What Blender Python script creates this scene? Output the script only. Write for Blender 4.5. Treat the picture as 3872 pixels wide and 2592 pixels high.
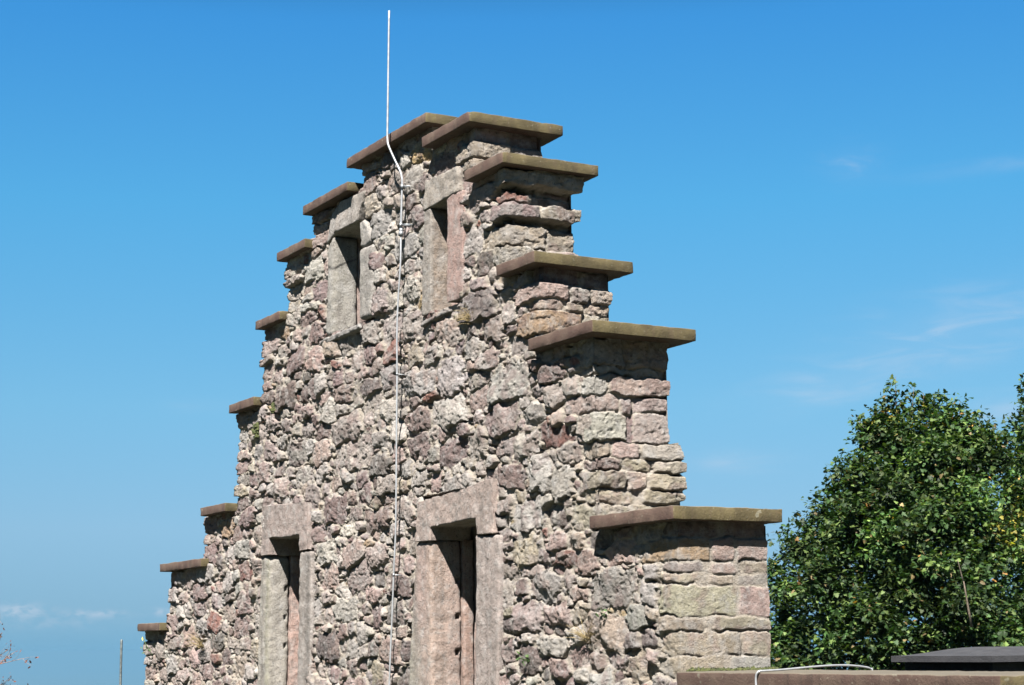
import bpy, math, random
import numpy as np
from mathutils import Vector, Matrix

# ------------------------------------------------------------------ clear, camera, sky, sun, exposure
sc = bpy.context.scene
for o in list(bpy.data.objects):
    bpy.data.objects.remove(o)
COL = sc.collection

CAM = np.array([13.71927, -6.16781, -3.30926])
YAW, PITCH, ROLL, FPX = 1.051653, 0.172966, -0.011395, 6603.946
def cam_axes():
    cy, sy, cp, sp = math.cos(YAW), math.sin(YAW), math.cos(PITCH), math.sin(PITCH)
    fwd = np.array([-sy*cp, cy*cp, sp]); right = np.array([cy, sy, 0.]); up = np.cross(right, fwd)
    cr, sr = math.cos(ROLL), math.sin(ROLL)
    return cr*right + sr*up, -sr*right + cr*up, fwd
RIGHT, UP, FWD = cam_axes()
cd = bpy.data.cameras.new('camera'); cam = bpy.data.objects.new('camera', cd); COL.objects.link(cam)
cd.sensor_width = 36; cd.lens = FPX/3872*36; cd.clip_start = .1; cd.clip_end = 200000
M = Matrix(((RIGHT[0], UP[0], -FWD[0], CAM[0]), (RIGHT[1], UP[1], -FWD[1], CAM[1]), (RIGHT[2], UP[2], -FWD[2], CAM[2]), (0, 0, 0, 1)))
cam.matrix_world = M
sc.camera = cam
def at(u, v, D):                      # a place D metres out along the view, from a pixel of a 2342-wide view
    return CAM + D*(FWD + RIGHT*((u*1.6533-1936)/FPX) - UP*((v*1.6533-1296)/FPX))

SUN = Vector((1.10, -1.0, 1.88)).normalized()
SUN_EL = math.asin(SUN.z); SUN_AZ = math.atan2(SUN.x, SUN.y)
ld = bpy.data.lights.new('sun', 'SUN'); ld.energy = 5.0; ld.angle = math.radians(.53); ld.color = (1, .96, .90)
sun = bpy.data.objects.new('sun', ld); COL.objects.link(sun)
sun.rotation_euler = (-SUN).to_track_quat('-Z', 'Y').to_euler()

world = bpy.data.worlds.new('World'); sc.world = world; world.use_nodes = True
def build_world():
    nt = world.node_tree; N = nt.nodes; L = nt.links
    for n in list(N): N.remove(n)
    out = N.new('ShaderNodeOutputWorld'); bg = N.new('ShaderNodeBackground'); sky = N.new('ShaderNodeTexSky')
    sky.sky_type = 'NISHITA'; sky.sun_disc = False; sky.sun_elevation = SUN_EL; sky.sun_rotation = SUN_AZ
    sky.altitude = 600; sky.air_density = 1.0; sky.dust_density = .35; sky.ozone_density = 3.0
    bg.inputs['Strength'].default_value = .05
    def math_(op, a, b=None, c=None):
        n = N.new('ShaderNodeMath'); n.operation = op
        for i, v in enumerate((a, b, c)):
            if v is None: continue
            if isinstance(v, (int, float)): n.inputs[i].default_value = v
            else: L.new(v, n.inputs[i])
        return n.outputs[0]
    tc = N.new('ShaderNodeTexCoord'); sp = N.new('ShaderNodeSeparateXYZ'); L.new(tc.outputs['Generated'], sp.inputs[0])
    az = math_('ARCTAN2', sp.outputs[0], sp.outputs[1]); el = math_('ARCSINE', sp.outputs[2])
    deg = 180/math.pi
    azd = math_('MULTIPLY', az, deg); eld = math_('MULTIPLY', el, deg)
    cmb = N.new('ShaderNodeCombineXYZ'); L.new(azd, cmb.inputs[0]); L.new(eld, cmb.inputs[1])
    def noise(scale, detail, sx=1, sy=1, rot=0, dist=0, off=0):
        mp = N.new('ShaderNodeMapping'); L.new(cmb.outputs[0], mp.inputs[0])
        mp.inputs['Scale'].default_value = (sx, sy, 1); mp.inputs['Rotation'].default_value = (0, 0, rot); mp.inputs['Location'].default_value = (off, off*.7, 0)
        n = N.new('ShaderNodeTexNoise'); n.inputs['Scale'].default_value = scale; n.inputs['Detail'].default_value = detail
        n.inputs['Distortion'].default_value = dist; L.new(mp.outputs[0], n.inputs['Vector']); return n.outputs['Fac']
    def gauss(a0, ea, e0, ee, slope=0):
        a = math_('DIVIDE', math_('SUBTRACT', azd, a0), ea)
        ec = math_('ADD', math_('MULTIPLY', math_('SUBTRACT', azd, a0), slope), e0)
        e = math_('DIVIDE', math_('SUBTRACT', eld, ec), ee)
        return math_('EXPONENT', math_('MULTIPLY', math_('ADD', math_('MULTIPLY', a, a), math_('MULTIPLY', e, e)), -1))
    def ramp(v, lo, hi):
        n = N.new('ShaderNodeMapRange'); n.interpolation_type = 'SMOOTHSTEP'; n.inputs[1].default_value = lo; n.inputs[2].default_value = hi; L.new(v, n.inputs[0]); return n.outputs[0]
    def azel(u, v):
        d = at(u, v, 1) - CAM; d /= np.linalg.norm(d); return math.degrees(math.atan2(d[0], d[1])), math.degrees(math.asin(d[2]))
    wisp = ramp(noise(1.0, 6, .35, 1.5, -.2, .6), .40, .78)
    wisp2 = ramp(noise(1.0, 7, .8, 2.0, .15, .9, 3.3), .42, .8)
    tot = None
    for (u, v, su, sv, slope, amp, w) in ((2250, 385, 2.2, .22, .05, .34, wisp), (1950, 378, .9, .55, 0, .26, wisp2), (2170, 760, 3.6, 1.15, .22, .55, wisp),
                                          (1900, 885, 2.4, .5, .12, .42, wisp), (2330, 930, 2.0, .6, .1, .45, wisp), (1680, 1055, 1.6, .35, 0, .3, wisp), (460, 930, 1.2, .2, 0, .15, wisp)):
        a, e = azel(u, v)
        t = math_('MULTIPLY', math_('MULTIPLY', gauss(a, su, e, sv, slope), math_('ADD', math_('MULTIPLY', w, .8), .2)), amp)
        tot = t if tot is None else math_('ADD', tot, t)
    puff = ramp(noise(1.6, 5, 1.3, 2.2, 0, .3, 7.7), .38, .62)
    for (u, v, su, sv, amp) in ((45, 1397, .75, .20, .62), (210, 1404, .9, .12, .5), (370, 1400, .35, .12, .45), (120, 1425, 1.8, .2, .18)):
        a, e = azel(u, v)
        tot = math_('ADD', tot, math_('MULTIPLY', math_('MULTIPLY', gauss(a, su, e, sv), puff), amp))
    tot = math_('MINIMUM', math_('MULTIPLY', tot, .85), .9)
    cz = N.new('ShaderNodeCombineXYZ'); L.new(sp.outputs[0], cz.inputs[0]); L.new(sp.outputs[1], cz.inputs[1])
    L.new(math_('ADD', math_('MULTIPLY', math_('MAXIMUM', sp.outputs[2], 0), 1.05), .16), cz.inputs[2])
    nrm = N.new('ShaderNodeVectorMath'); nrm.operation = 'NORMALIZE'; L.new(cz.outputs[0], nrm.inputs[0]); L.new(nrm.outputs[0], sky.inputs['Vector'])
    cr = N.new('ShaderNodeValToRGB'); mr = N.new('ShaderNodeMapRange'); L.new(eld, mr.inputs[0]); mr.inputs[1].default_value = -2; mr.inputs[2].default_value = 58
    L.new(mr.outputs[0], cr.inputs[0])
    stops = [(-1, (.28, .40, .40)), (0, (.28, .40, .40)), (1.3, (.42, .49, .44)), (3.9, (.578, .66, .57)), (7.8, (.544, .81, .716)), (14.4, (.36, .90, .91)), (20.4, (.235, .80, 1.0)), (23, (.16, .48, .62)), (28, (.08, .24, .30)), (42, (.05, .14, .18)), (57, (.04, .1, .14))]
    while len(cr.color_ramp.elements) < len(stops): cr.color_ramp.elements.new(.5)
    for e, (d_, c_) in zip(cr.color_ramp.elements, stops): e.position = (d_+2)/60; e.color = (*c_, 1)
    tint = N.new('ShaderNodeMix'); tint.data_type = 'RGBA'; tint.blend_type = 'MULTIPLY'; tint.inputs[0].default_value = 1
    L.new(sky.outputs[0], tint.inputs[6]); L.new(cr.outputs[0], tint.inputs[7])
    mix = N.new('ShaderNodeMix'); mix.data_type = 'RGBA'; L.new(tot, mix.inputs[0]); L.new(tint.outputs[2], mix.inputs[6])
    mix.inputs[7].default_value = (2.65, 2.95, 3.45, 1)
    L.new(mix.outputs[2], bg.inputs[0]); L.new(bg.outputs[0], out.inputs[0])
build_world()
sc.view_settings.view_transform = 'Standard'; sc.view_settings.look = 'None'; sc.view_settings.gamma = 1; sc.view_settings.exposure = 2.257
sc.cycles.max_bounces = 6; sc.cycles.volume_bounces = 1

# ------------------------------------------------------------------ helpers
rng = np.random.default_rng(11); random.seed(5)
def tag(o, label=None, cat=None, group=None, kind=None):
    if label: o['label'] = label
    if cat: o['category'] = cat
    if group: o['group'] = group
    if kind: o['kind'] = kind
    return o
def empty(name, loc=(0, 0, 0)):
    o = bpy.data.objects.new(name, None); o.location = loc; COL.objects.link(o); o.empty_display_size = .2; return o
def link_mesh(name, V, F, mat, parent=None, smooth=True, col=None, loc=None):
    """V (n,3), F (m,k) numpy arrays or list of lists -> one mesh object; vertices given in world space"""
    V = np.asarray(V, dtype=np.float32)
    me = bpy.data.meshes.new(name)
    if isinstance(F, np.ndarray):
        k = F.shape[1]; m = len(F)
        me.vertices.add(len(V)); me.vertices.foreach_set('co', V.ravel())
        me.loops.add(m*k); me.loops.foreach_set('vertex_index', F.astype(np.int32).ravel())
        me.polygons.add(m); me.polygons.foreach_set('loop_start', np.arange(0, m*k, k, dtype=np.int32))
        me.update(calc_edges=True)
    else:
        me.from_pydata(V.tolist(), [], F); me.update()
    me.polygons.foreach_set('use_smooth', np.full(len(me.polygons), smooth, dtype=bool))
    if col is not None:
        a = me.color_attributes.new('col', 'FLOAT_COLOR', 'POINT')
        c = np.ones((len(V), 4), dtype=np.float32); c[:, :3] = col; a.data.foreach_set('color', c.ravel())
    me.materials.append(mat)
    o = bpy.data.objects.new(name, me); COL.objects.link(o)
    if parent is not None:
        o.parent = parent; o.matrix_parent_inverse = Matrix.Identity(4)
        base = parent
        off = Vector((0, 0, 0))
        while base is not None: off += Vector(base.location); base = base.parent
        me.transform(Matrix.Translation(-off))
    return o
def _h(i, j, k, s):
    x = (i.astype(np.uint32)*np.uint32(374761393) + j.astype(np.uint32)*np.uint32(668265263) + k.astype(np.uint32)*np.uint32(2147483647) + np.uint32((s*974634777 + 12345) & 0xffffffff))
    x = (x ^ (x >> np.uint32(13)))*np.uint32(1274126177); x = x ^ (x >> np.uint32(16)); x = x*np.uint32(2246822519); x ^= x >> np.uint32(15)
    return x.astype(np.float32)*np.float32(2/4294967295.) - 1
def vn(P, wl, s):                    # value noise, -1..1, wavelength wl (scalar or 3)
    Q = (P/np.asarray(wl, dtype=np.float32)).astype(np.float32) + 1000
    I = np.floor(Q); f = Q - I; f = f*f*(3-2*f); I = I.astype(np.int64)
    r = 0
    for a in (0, 1):
        wx = f[:, 0] if a else 1-f[:, 0]
        for b in (0, 1):
            wy = f[:, 1] if b else 1-f[:, 1]
            for c in (0, 1):
                wz = f[:, 2] if c else 1-f[:, 2]
                r = r + wx*wy*wz*_h(I[:, 0]+a, I[:, 1]+b, I[:, 2]+c, s)
    return r
def facets(P, cell, amp, slope, s):
    """broken-rock relief: nearest jittered cell, each with its own tilted plane"""
    Q = (P/np.asarray(cell, dtype=np.float32)).astype(np.float32) + 500; I = np.floor(Q).astype(np.int64); best = np.full(len(P), 9., np.float32); out = np.zeros(len(P), np.float32)
    for a in (-1, 0, 1):
        for b in (-1, 0, 1):
            for c in (-1, 0, 1):
                i, j, k = I[:, 0]+a, I[:, 1]+b, I[:, 2]+c
                dx = Q[:, 0]-(i+.5+.45*_h(i, j, k, s)); dy = Q[:, 1]-(j+.5+.45*_h(i, j, k, s+1)); dz = Q[:, 2]-(k+.5+.45*_h(i, j, k, s+2))
                d = dx*dx+dy*dy+dz*dz; m = d < best
                h = amp*_h(i, j, k, s+3) + slope*(dx*_h(i, j, k, s+4) + dy*_h(i, j, k, s+5) + dz*_h(i, j, k, s+6))
                best = np.where(m, d, best); out = np.where(m, h, out)
    return out
def sstep(a, b, x):
    t = np.clip((x-a)/(b-a), 0, 1); return t*t*(3-2*t)
def lin(r, g, b):                    # 0-255 display colour -> linear
    c = np.array([r, g, b])/255.
    return .44*np.where(c <= .04045, c/12.92, ((c+.055)/1.055)**2.4)

# ------------------------------------------------------------------ materials
def new_mat(name):
    m = bpy.data.materials.new(name); m.use_nodes = True
    nt = m.node_tree; return m, nt, nt.nodes, nt.links, nt.nodes['Principled BSDF']
class NB:                            # tiny node builder
    def __init__(s, nt): s.N = nt.nodes; s.L = nt.links; s.tc = s.N.new('ShaderNodeTexCoord')
    def noise(s, scale, detail=4, rough=.55, vec=None, sc3=None, dist=0):
        n = s.N.new('ShaderNodeTexNoise'); n.inputs['Scale'].default_value = scale; n.inputs['Detail'].default_value = detail
        n.inputs['Roughness'].default_value = rough; n.inputs['Distortion'].default_value = dist
        v = vec or s.tc.outputs['Object']
        if sc3:
            mp = s.N.new('ShaderNodeMapping'); mp.inputs['Scale'].default_value = sc3; s.L.new(v, mp.inputs[0]); v = mp.outputs[0]
        s.L.new(v, n.inputs['Vector']); return n.outputs['Fac']
    def ramp(s, v, lo, hi, a=0., b=1.):
        n = s.N.new('ShaderNodeMapRange'); n.interpolation_type = 'SMOOTHSTEP'
        for i, q in ((1, lo), (2, hi), (3, a), (4, b)): n.inputs[i].default_value = q
        s.L.new(v, n.inputs[0]); return n.outputs[0]
    def mix(s, f, a, b, mode='MIX'):
        n = s.N.new('ShaderNodeMix'); n.data_type = 'RGBA'; n.blend_type = mode
        for i, q in ((0, f), (6, a), (7, b)):
            if isinstance(q, (int, float)): n.inputs[i].default_value = q
            elif isinstance(q, (tuple, list, np.ndarray)): n.inputs[i].default_value = (*[float(t) for t in q][:3], 1)
            else: s.L.new(q, n.inputs[i])
        return n.outputs[2]
    def math(s, op, a, b):
        n = s.N.new('ShaderNodeMath'); n.operation = op
        for i, q in ((0, a), (1, b)):
            if isinstance(q, (int, float)): n.inputs[i].default_value = q
            else: s.L.new(q, n.inputs[i])
        return n.outputs[0]
    def bump(s, h, dist, strength=1., nrm=None):
        n = s.N.new('ShaderNodeBump'); n.inputs['Distance'].default_value = dist; n.inputs['Strength'].default_value = strength
        s.L.new(h, n.inputs['Height'])
        if nrm: s.L.new(nrm, n.inputs['Normal'])
        return n.outputs[0]
    def attr(s, name='col'):
        n = s.N.new('ShaderNodeAttribute'); n.attribute_name = name; return n.outputs['Color']

def mat_stone(name, fine=1.0, spots=.78, white=.50, pits=0.):
    m, nt, N, L, P = new_mat(name); b = NB(nt)
    base = b.attr()
    v = b.mix(1, base, b.mix(b.noise(16, 5, .65), (.62, .60, .60), (1.38, 1.36, 1.34)), 'MULTIPLY')
    v = b.mix(b.ramp(b.noise(13, 7, .75), .46, .66, 0, white), v, (.262, .256, .250))         # pale dust and lichen film
    v = b.mix(b.ramp(b.noise(60, 3, .6), .60, .72, 0, .40), v, (.29, .275, .262))             # light mineral grains
    v = b.mix(b.ramp(b.noise(40, 6, .75), .57, .68, 0, spots), v, (.030, .026, .024))        # dark pits and lichen specks
    v = b.mix(b.ramp(b.noise(2.3, 5, .7), .56, .74, 0, .30), v, (.080, .075, .071))           # broad weathering
    if pits:
        pv = b.ramp(b.noise(75, 2, .5), .60, .68)
        v = b.mix(b.math('MULTIPLY', pv, pits), v, (.03, .025, .023))
        v = b.mix(b.ramp(b.noise(3.2, 6, .7, None, (2.6, 2.6, .7)), .46, .68, 0, .55), v, (.095, .085, .078))   # rain streaks
        v = b.mix(b.ramp(b.noise(6, 6, .75), .52, .70, 0, .5), v, (.25, .245, .235))
    L.new(v, P.inputs['Base Color']); P.inputs['Roughness'].default_value = .93; P.inputs['Specular IOR Level'].default_value = .2
    n1 = b.bump(b.noise(48, 7, .75), .030*fine, 1.); n2 = b.bump(b.noise(150, 3, .6), .006*fine, .8, n1)
    L.new(n2, P.inputs['Normal']); return m
MASON = mat_stone('rubble_stone')
MASON2 = mat_stone('dressed_stone', .6, .5, .40, .6)

def mat_slab(name='coping_sandstone', k=1.):
    m, nt, N, L, P = new_mat(name); b = NB(nt)
    sep = N.new('ShaderNodeSeparateXYZ'); L.new(b.tc.outputs['Normal'], sep.inputs[0])
    red = b.mix(b.ramp(b.noise(5, 4), .35, .7), lin(106, 84, 76), lin(126, 107, 95))
    red = b.mix(b.ramp(b.noise(3.0, 4, .6, None, (6, 6, .6)), .5, .75, 0, .6), red, lin(72, 60, 55))      # vertical grime runs
    oli = b.mix(b.ramp(b.noise(6, 5), .35, .68), lin(94, 85, 59), lin(124, 113, 80))
    oli = b.mix(b.ramp(b.noise(3.2, 4, .6, None, (6, 6, .7)), .5, .72, 0, .6), oli, lin(106, 90, 74))
    oli = b.mix(b.ramp(b.noise(9, 3, .6, None, None, 1.5), .62, .70, 0, .35), oli, lin(150, 124, 92))
    v = b.mix(b.ramp(sep.outputs[0], .4, .7), red, oli)                                  # algae grow on the end faces
    v = b.mix(b.ramp(sep.outputs[2], .4, .8), v, lin(138, 130, 116))                         # bleached top
    v = b.mix(b.ramp(b.noise(45, 3), .63, .70, 0, .35), v, lin(176, 170, 152))               # lichen dots
    v = b.mix(b.ramp(b.noise(13, 2), .70, .73, 0, .5), v, lin(170, 168, 150))
    v = b.mix(b.ramp(b.noise(80, 4), .58, .75, 0, .35), v, lin(50, 42, 38))
    v = b.mix(1, v, b.mix(b.noise(2.2, 6, .7), (.6*k, .58*k, .57*k), (1.38*k, 1.36*k, 1.34*k)), 'MULTIPLY')
    L.new(v, P.inputs['Base Color']); P.inputs['Roughness'].default_value = .9; P.inputs['Specular IOR Level'].default_value = .25
    L.new(b.bump(b.noise(70, 5, .65), .006, .8), P.inputs['Normal']); return m
SLAB = mat_slab('coping_sandstone', .80); SLABD = mat_slab('dark_coping_sandstone', .66)
def mat_plain(name, c1, c2, scale=8, rough=.8, metal=0., bump=.002, bs=60):
    m, nt, N, L, P = new_mat(name); b = NB(nt)
    L.new(b.mix(b.ramp(b.noise(scale, 5), .3, .7), c1, c2), P.inputs['Base Color'])
    P.inputs['Roughness'].default_value = rough; P.inputs['Metallic'].default_value = metal
    L.new(b.bump(b.noise(bs, 4), bump), P.inputs['Normal']); return m
ALU = mat_plain('weathered_aluminium', (.24, .25, .26), (.32, .33, .35), 20, .45, .5, .0005, 200)
GALV = mat_plain('dull_zinc', (.13, .14, .15), (.19, .20, .21), 30, .5, .6, .0005, 200)
CAPM = mat_plain('shade_dark_weathered_stone', lin(36, 37, 44), lin(56, 56, 61), 9, .92, 0, .006, 70)  # cap colour kept near black to stand in for shade falling on it
CAPW = mat_plain('shade_grey_weathered_stone', lin(40, 41, 48), lin(66, 65, 69), 5, .92, 0, .01, 40)  # shaft greys darkened for the same shade
POLEM = mat_plain('corroded_pole_metal', lin(72, 80, 82), lin(118, 126, 126), 25, .6, .3, .001, 100)
BARK = mat_plain('bark', (.045, .034, .025), (.09, .07, .05), 14, .9, 0, .01, 30)
TWIG = mat_plain('twig_bark', (.09, .065, .06), (.16, .12, .11), 14, .9, 0, .004, 60)
DRY = mat_plain('dry_grass', (.15, .11, .05), (.22, .17, .08), 30, .8)
GREENM = mat_plain('green_sprig', (.02, .045, .008), (.04, .075, .015), 30, .7)
MOSSM = mat_plain('moss', (.022, .030, .006), (.05, .055, .012), 45, .95, 0, .01, 120)
YEL = mat_plain('yellow_petals', (.6, .48, .04), (.65, .56, .1), 30, .6)

def mat_leaf(name):
    m, nt, N, L, P = new_mat(name); b = NB(nt)
    c = b.attr()
    L.new(c, P.inputs['Base Color']); P.inputs['Roughness'].default_value = .6; P.inputs['Specular IOR Level'].default_value = .22
    tr = N.new('ShaderNodeBsdfTranslucent'); L.new(b.mix(1, c, (1.6, 1.9, .7), 'MULTIPLY'), tr.inputs['Color'])
    mx = N.new('ShaderNodeMixShader'); mx.inputs[0].default_value = .22
    L.new(P.outputs[0], mx.inputs[1]); L.new(tr.outputs[0], mx.inputs[2])
    L.new(mx.outputs[0], N['Material Output'].inputs['Surface']); return m
LEAF = mat_leaf('broad_leaf')

# ------------------------------------------------------------------ shell of displaced masonry
def shell(xs, zs, mask, y0, yback, K, back_stride=6):
    """walls of a pierced, stepped slab: front faces, all side faces, a coarse back. -> V, F(quads), displacement directions"""
    nx, nz = len(xs), len(zs)
    pad = np.zeros((nx+1, nz+1), bool); pad[1:-1, 1:-1] = mask                 # pad[i,j] = cell (i-1, j-1)
    used = pad[:-1, :-1] | pad[1:, :-1] | pad[:-1, 1:] | pad[1:, 1:]
    idx = np.full((nx, nz), -1, np.int64); idx[used] = np.arange(used.sum())
    I, J = np.nonzero(used)
    V = [np.stack([xs[I], np.full(len(I), y0), zs[J]], 1)]
    D = np.zeros((len(I), 3)); D[:, 1] = -1
    ci, cj = np.nonzero(mask)
    F = [np.stack([idx[ci, cj], idx[ci+1, cj], idx[ci+1, cj+1], idx[ci, cj+1]], 1)]
    ev = []                                                                 # edges: a(i,j), b(i,j), normal
    vi, vj = np.nonzero(pad[1:, 1:-1] != pad[:-1, 1:-1])                    # between cells (vi-1,vj) and (vi,vj): edge on grid line vi
    sgn = np.where(pad[vi, vj+1], 1, -1)                                    # solid on the left -> normal +x
    ev.append((vi, vj, vi, vj+1, sgn, 0*sgn))
    hi, hj = np.nonzero(pad[1:-1, 1:] != pad[1:-1, :-1])
    sgz = np.where(pad[hi+1, hj], 1, -1)
    ev.append((hi, hj, hi+1, hj, 0*sgz, sgz))
    A_i, A_j, B_i, B_j, NX, NZ = [np.concatenate([e[k] for e in ev]) for k in range(6)]
    bmask = np.zeros((nx, nz), bool); bmask[A_i, A_j] = True; bmask[B_i, B_j] = True
    bi, bj = np.nonzero(bmask); nb = len(bi)
    bidx = np.full((nx, nz), -1, np.int64); bidx[bi, bj] = np.arange(nb)
    dn = np.zeros((nb, 2))
    np.add.at(dn, (bidx[A_i, A_j], 0), NX); np.add.at(dn, (bidx[B_i, B_j], 0), NX)
    np.add.at(dn, (bidx[A_i, A_j], 1), NZ); np.add.at(dn, (bidx[B_i, B_j], 1), NZ)
    dn = np.sign(dn)
    D[idx[bi, bj], 0] = dn[:, 0]; D[idx[bi, bj], 2] = dn[:, 1]
    yb = yback(zs[bj])
    n0 = len(I); t = np.arange(1, K+1)/K
    SV = np.empty((nb, K, 3)); SV[:, :, 0] = xs[bi][:, None]; SV[:, :, 2] = zs[bj][:, None]; SV[:, :, 1] = y0 + (yb - y0)[:, None]*t[None]
    SD = np.zeros((nb, K, 3)); SD[:, :, 0] = dn[:, :1]; SD[:, :, 2] = dn[:, 1:]; SD[:, -1, 1] = 1
    V.append(SV.reshape(-1, 3)); D = np.concatenate([D, SD.reshape(-1, 3)])
    def sid(i, j, k): return np.where(k == 0, idx[i, j], n0 + bidx[i, j]*K + k - 1)
    flip = np.where(NX != 0, NX > 0, NZ < 0)
    for k in range(K):
        a0, a1, b0, b1 = sid(A_i, A_j, np.int64(k)), sid(A_i, A_j, np.int64(k+1)), sid(B_i, B_j, np.int64(k)), sid(B_i, B_j, np.int64(k+1))
        q = np.stack([a0, a1, b1, b0], 1); q[~flip] = q[~flip][:, ::-1]
        F.append(q)
    V = np.concatenate(V)
    if back_stride:
        s = back_stride; cx = np.arange(0, nx-1, s); cz = np.arange(0, nz-1, s)
        bv = []; bf = []
        for i in cx:
            for j in cz:
                i2, j2 = min(i+s, nx-1), min(j+s, nz-1)
                if mask[i:i2, j:j2].all():
                    n = len(bv); ya, yb_ = yback(zs[[j, j2]])
                    if abs(ya-yb_) > .01: ya = yb_ = max(ya, yb_)
                    bv += [(xs[i], ya, zs[j]), (xs[i], yb_, zs[j2]), (xs[i2], yb_, zs[j2]), (xs[i2], ya, zs[j])]; bf.append((n, n+1, n+2, n+3))
        if bv:
            F.append(np.array(bf) + len(V)); V = np.concatenate([V, np.array(bv)]); D = np.concatenate([D, np.zeros((len(bv), 3))])
    return V, np.concatenate(F), D

# steps of the gable: coping slabs (x left, x right, top z)
T = .085
SL = [('A', 0.000, 1.552, 0.978), ('B', 1.492, 2.306, 0.777), ('R2', 2.203, 2.812, 0.323), ('R3', 2.694, 3.256, -0.522),
      ('R4', 3.153, 4.017, -1.151), ('R5', 3.918, 4.890, -2.459), ('R6', 4.876, 7.552, -3.464),
      ('L1', -0.969, 0.030, 0.765), ('L2', -1.603, -0.916, 0.448), ('L3', -2.155, -1.522, -0.128), ('L4', -2.845, -2.167, -0.869),
      ('L5', -3.634, -2.910, -1.847), ('L6', -4.895, -3.577, -2.367), ('L7', -5.649, -4.862, -2.998)]
YF, YB, YB2, ZLEDGE, ZBASE = .10, .700, .785, -1.945, -8.3
RIGHTS = [(1.47, .893, .692), (2.20, .692, .238), (2.69, .238, -.607), (3.17, -.607, -1.236), (3.86, -1.236, -2.544), (4.79, -2.544, -3.549), (7.42, -3.549, ZBASE)]
LEFTS = [(.17, .893, .680), (-.93, .680, .363), (-1.51, .363, -.213), (-2.10, -.213, -.954), (-2.80, -.954, -1.932), (-3.70, -1.932, -2.452), (-4.85, -2.452, -3.083), (-5.64, -3.083, ZBASE)]
# windows: outer extents of the dressed surround (hole in the rubble) as rectangles x0,x1,z0,z1
WINS = {'W1': [(-.56, .20, .40, .60), (-.60, .37, -.51, .40)],
        'W2': [(1.38, 1.96, .22, .42), (1.35, 2.02, -.66, .22)],
        'W3': [(-2.06, -1.0, -2.40, -1.97), (-2.20, -.92, -4.32, -2.40)],
        'W4': [(1.28, 2.47, -2.44, -2.12), (1.19, 2.54, -3.10, -2.44), (1.0, 2.48, -4.32, -3.10)]}
# individual large stones of the front: x, z, half width, half height, colour kind
PAL = {'grey': (182, 178, 173), 'light': (208, 203, 195), 'pink': (184, 163, 155), 'mauve': (144, 124, 121), 'dark': (110, 100, 98), 'red': (142, 94, 84),
       'ochre': (186, 158, 124), 'beige': (188, 175, 157), 'orange': (186, 120, 88), 'pinkgrey': (177, 166, 160), 'olive': (174, 166, 146), 'yellow': (200, 174, 122)}
PAL = {k: lin(*v) for k, v in PAL.items()}
LMK = [(2.72, -1.39, .29, .14, 'grey'), (1.81, -1.22, .22, .16, 'light'), (1.77, -1.5, .29, .12, 'light'), (-.07, -1.64, .41, .13, 'pinkgrey'), (1.2, -1.19, .3, .1, 'grey'),
       (.31, -1.1, .24, .07, 'dark'), (-.21, -1.42, .33, .12, 'pinkgrey'), (2.6, -1.65, .23, .1, 'mauve'), (2.95, -1.88, .19, .08, 'light'), (3.1, -2.1, .15, .12, 'light'),
       (3.08, -1.68, .15, .07, 'light'), (.72, -.86, .17, .08, 'red'), (1.47, -1.33, .19, .04, 'red'), (2.41, -1.18, .2, .07, 'mauve'), (4.04, -2.95, .23, .13, 'grey'),
       (3.18, -2.89, .18, .11, 'grey'), (-.56, -3.27, .26, .12, 'dark'), (.42, -2.24, .26, .09, 'mauve'), (-.43, -2.09, .27, .12, 'mauve'), (.2, -2.01, .12, .07, 'mauve'),
       (-2.49, -2.02, .22, .1, 'mauve'), (-4.86, -2.98, .3, .15, 'mauve'), (3.49, -2.71, .16, .05, 'red'), (-.74, -.29, .1, .07, 'red'), (1.07, -.41, .14, .11, 'light'),
       (-.84, -.45, .16, .11, 'mauve'), (-1.54, -.94, .24, .11, 'mauve'), (-.58, -1.21, .16, .1, 'light'), (1.25, -1.49, .2, .09, 'mauve'), (.66, -1.08, .18, .1, 'grey'),
       (3.30, -3.30, .2, .07, 'grey'), (2.95, -3.1, .2, .1, 'pinkgrey'), (-.35, .02, .0, .0, 'grey')][:-1]
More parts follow.
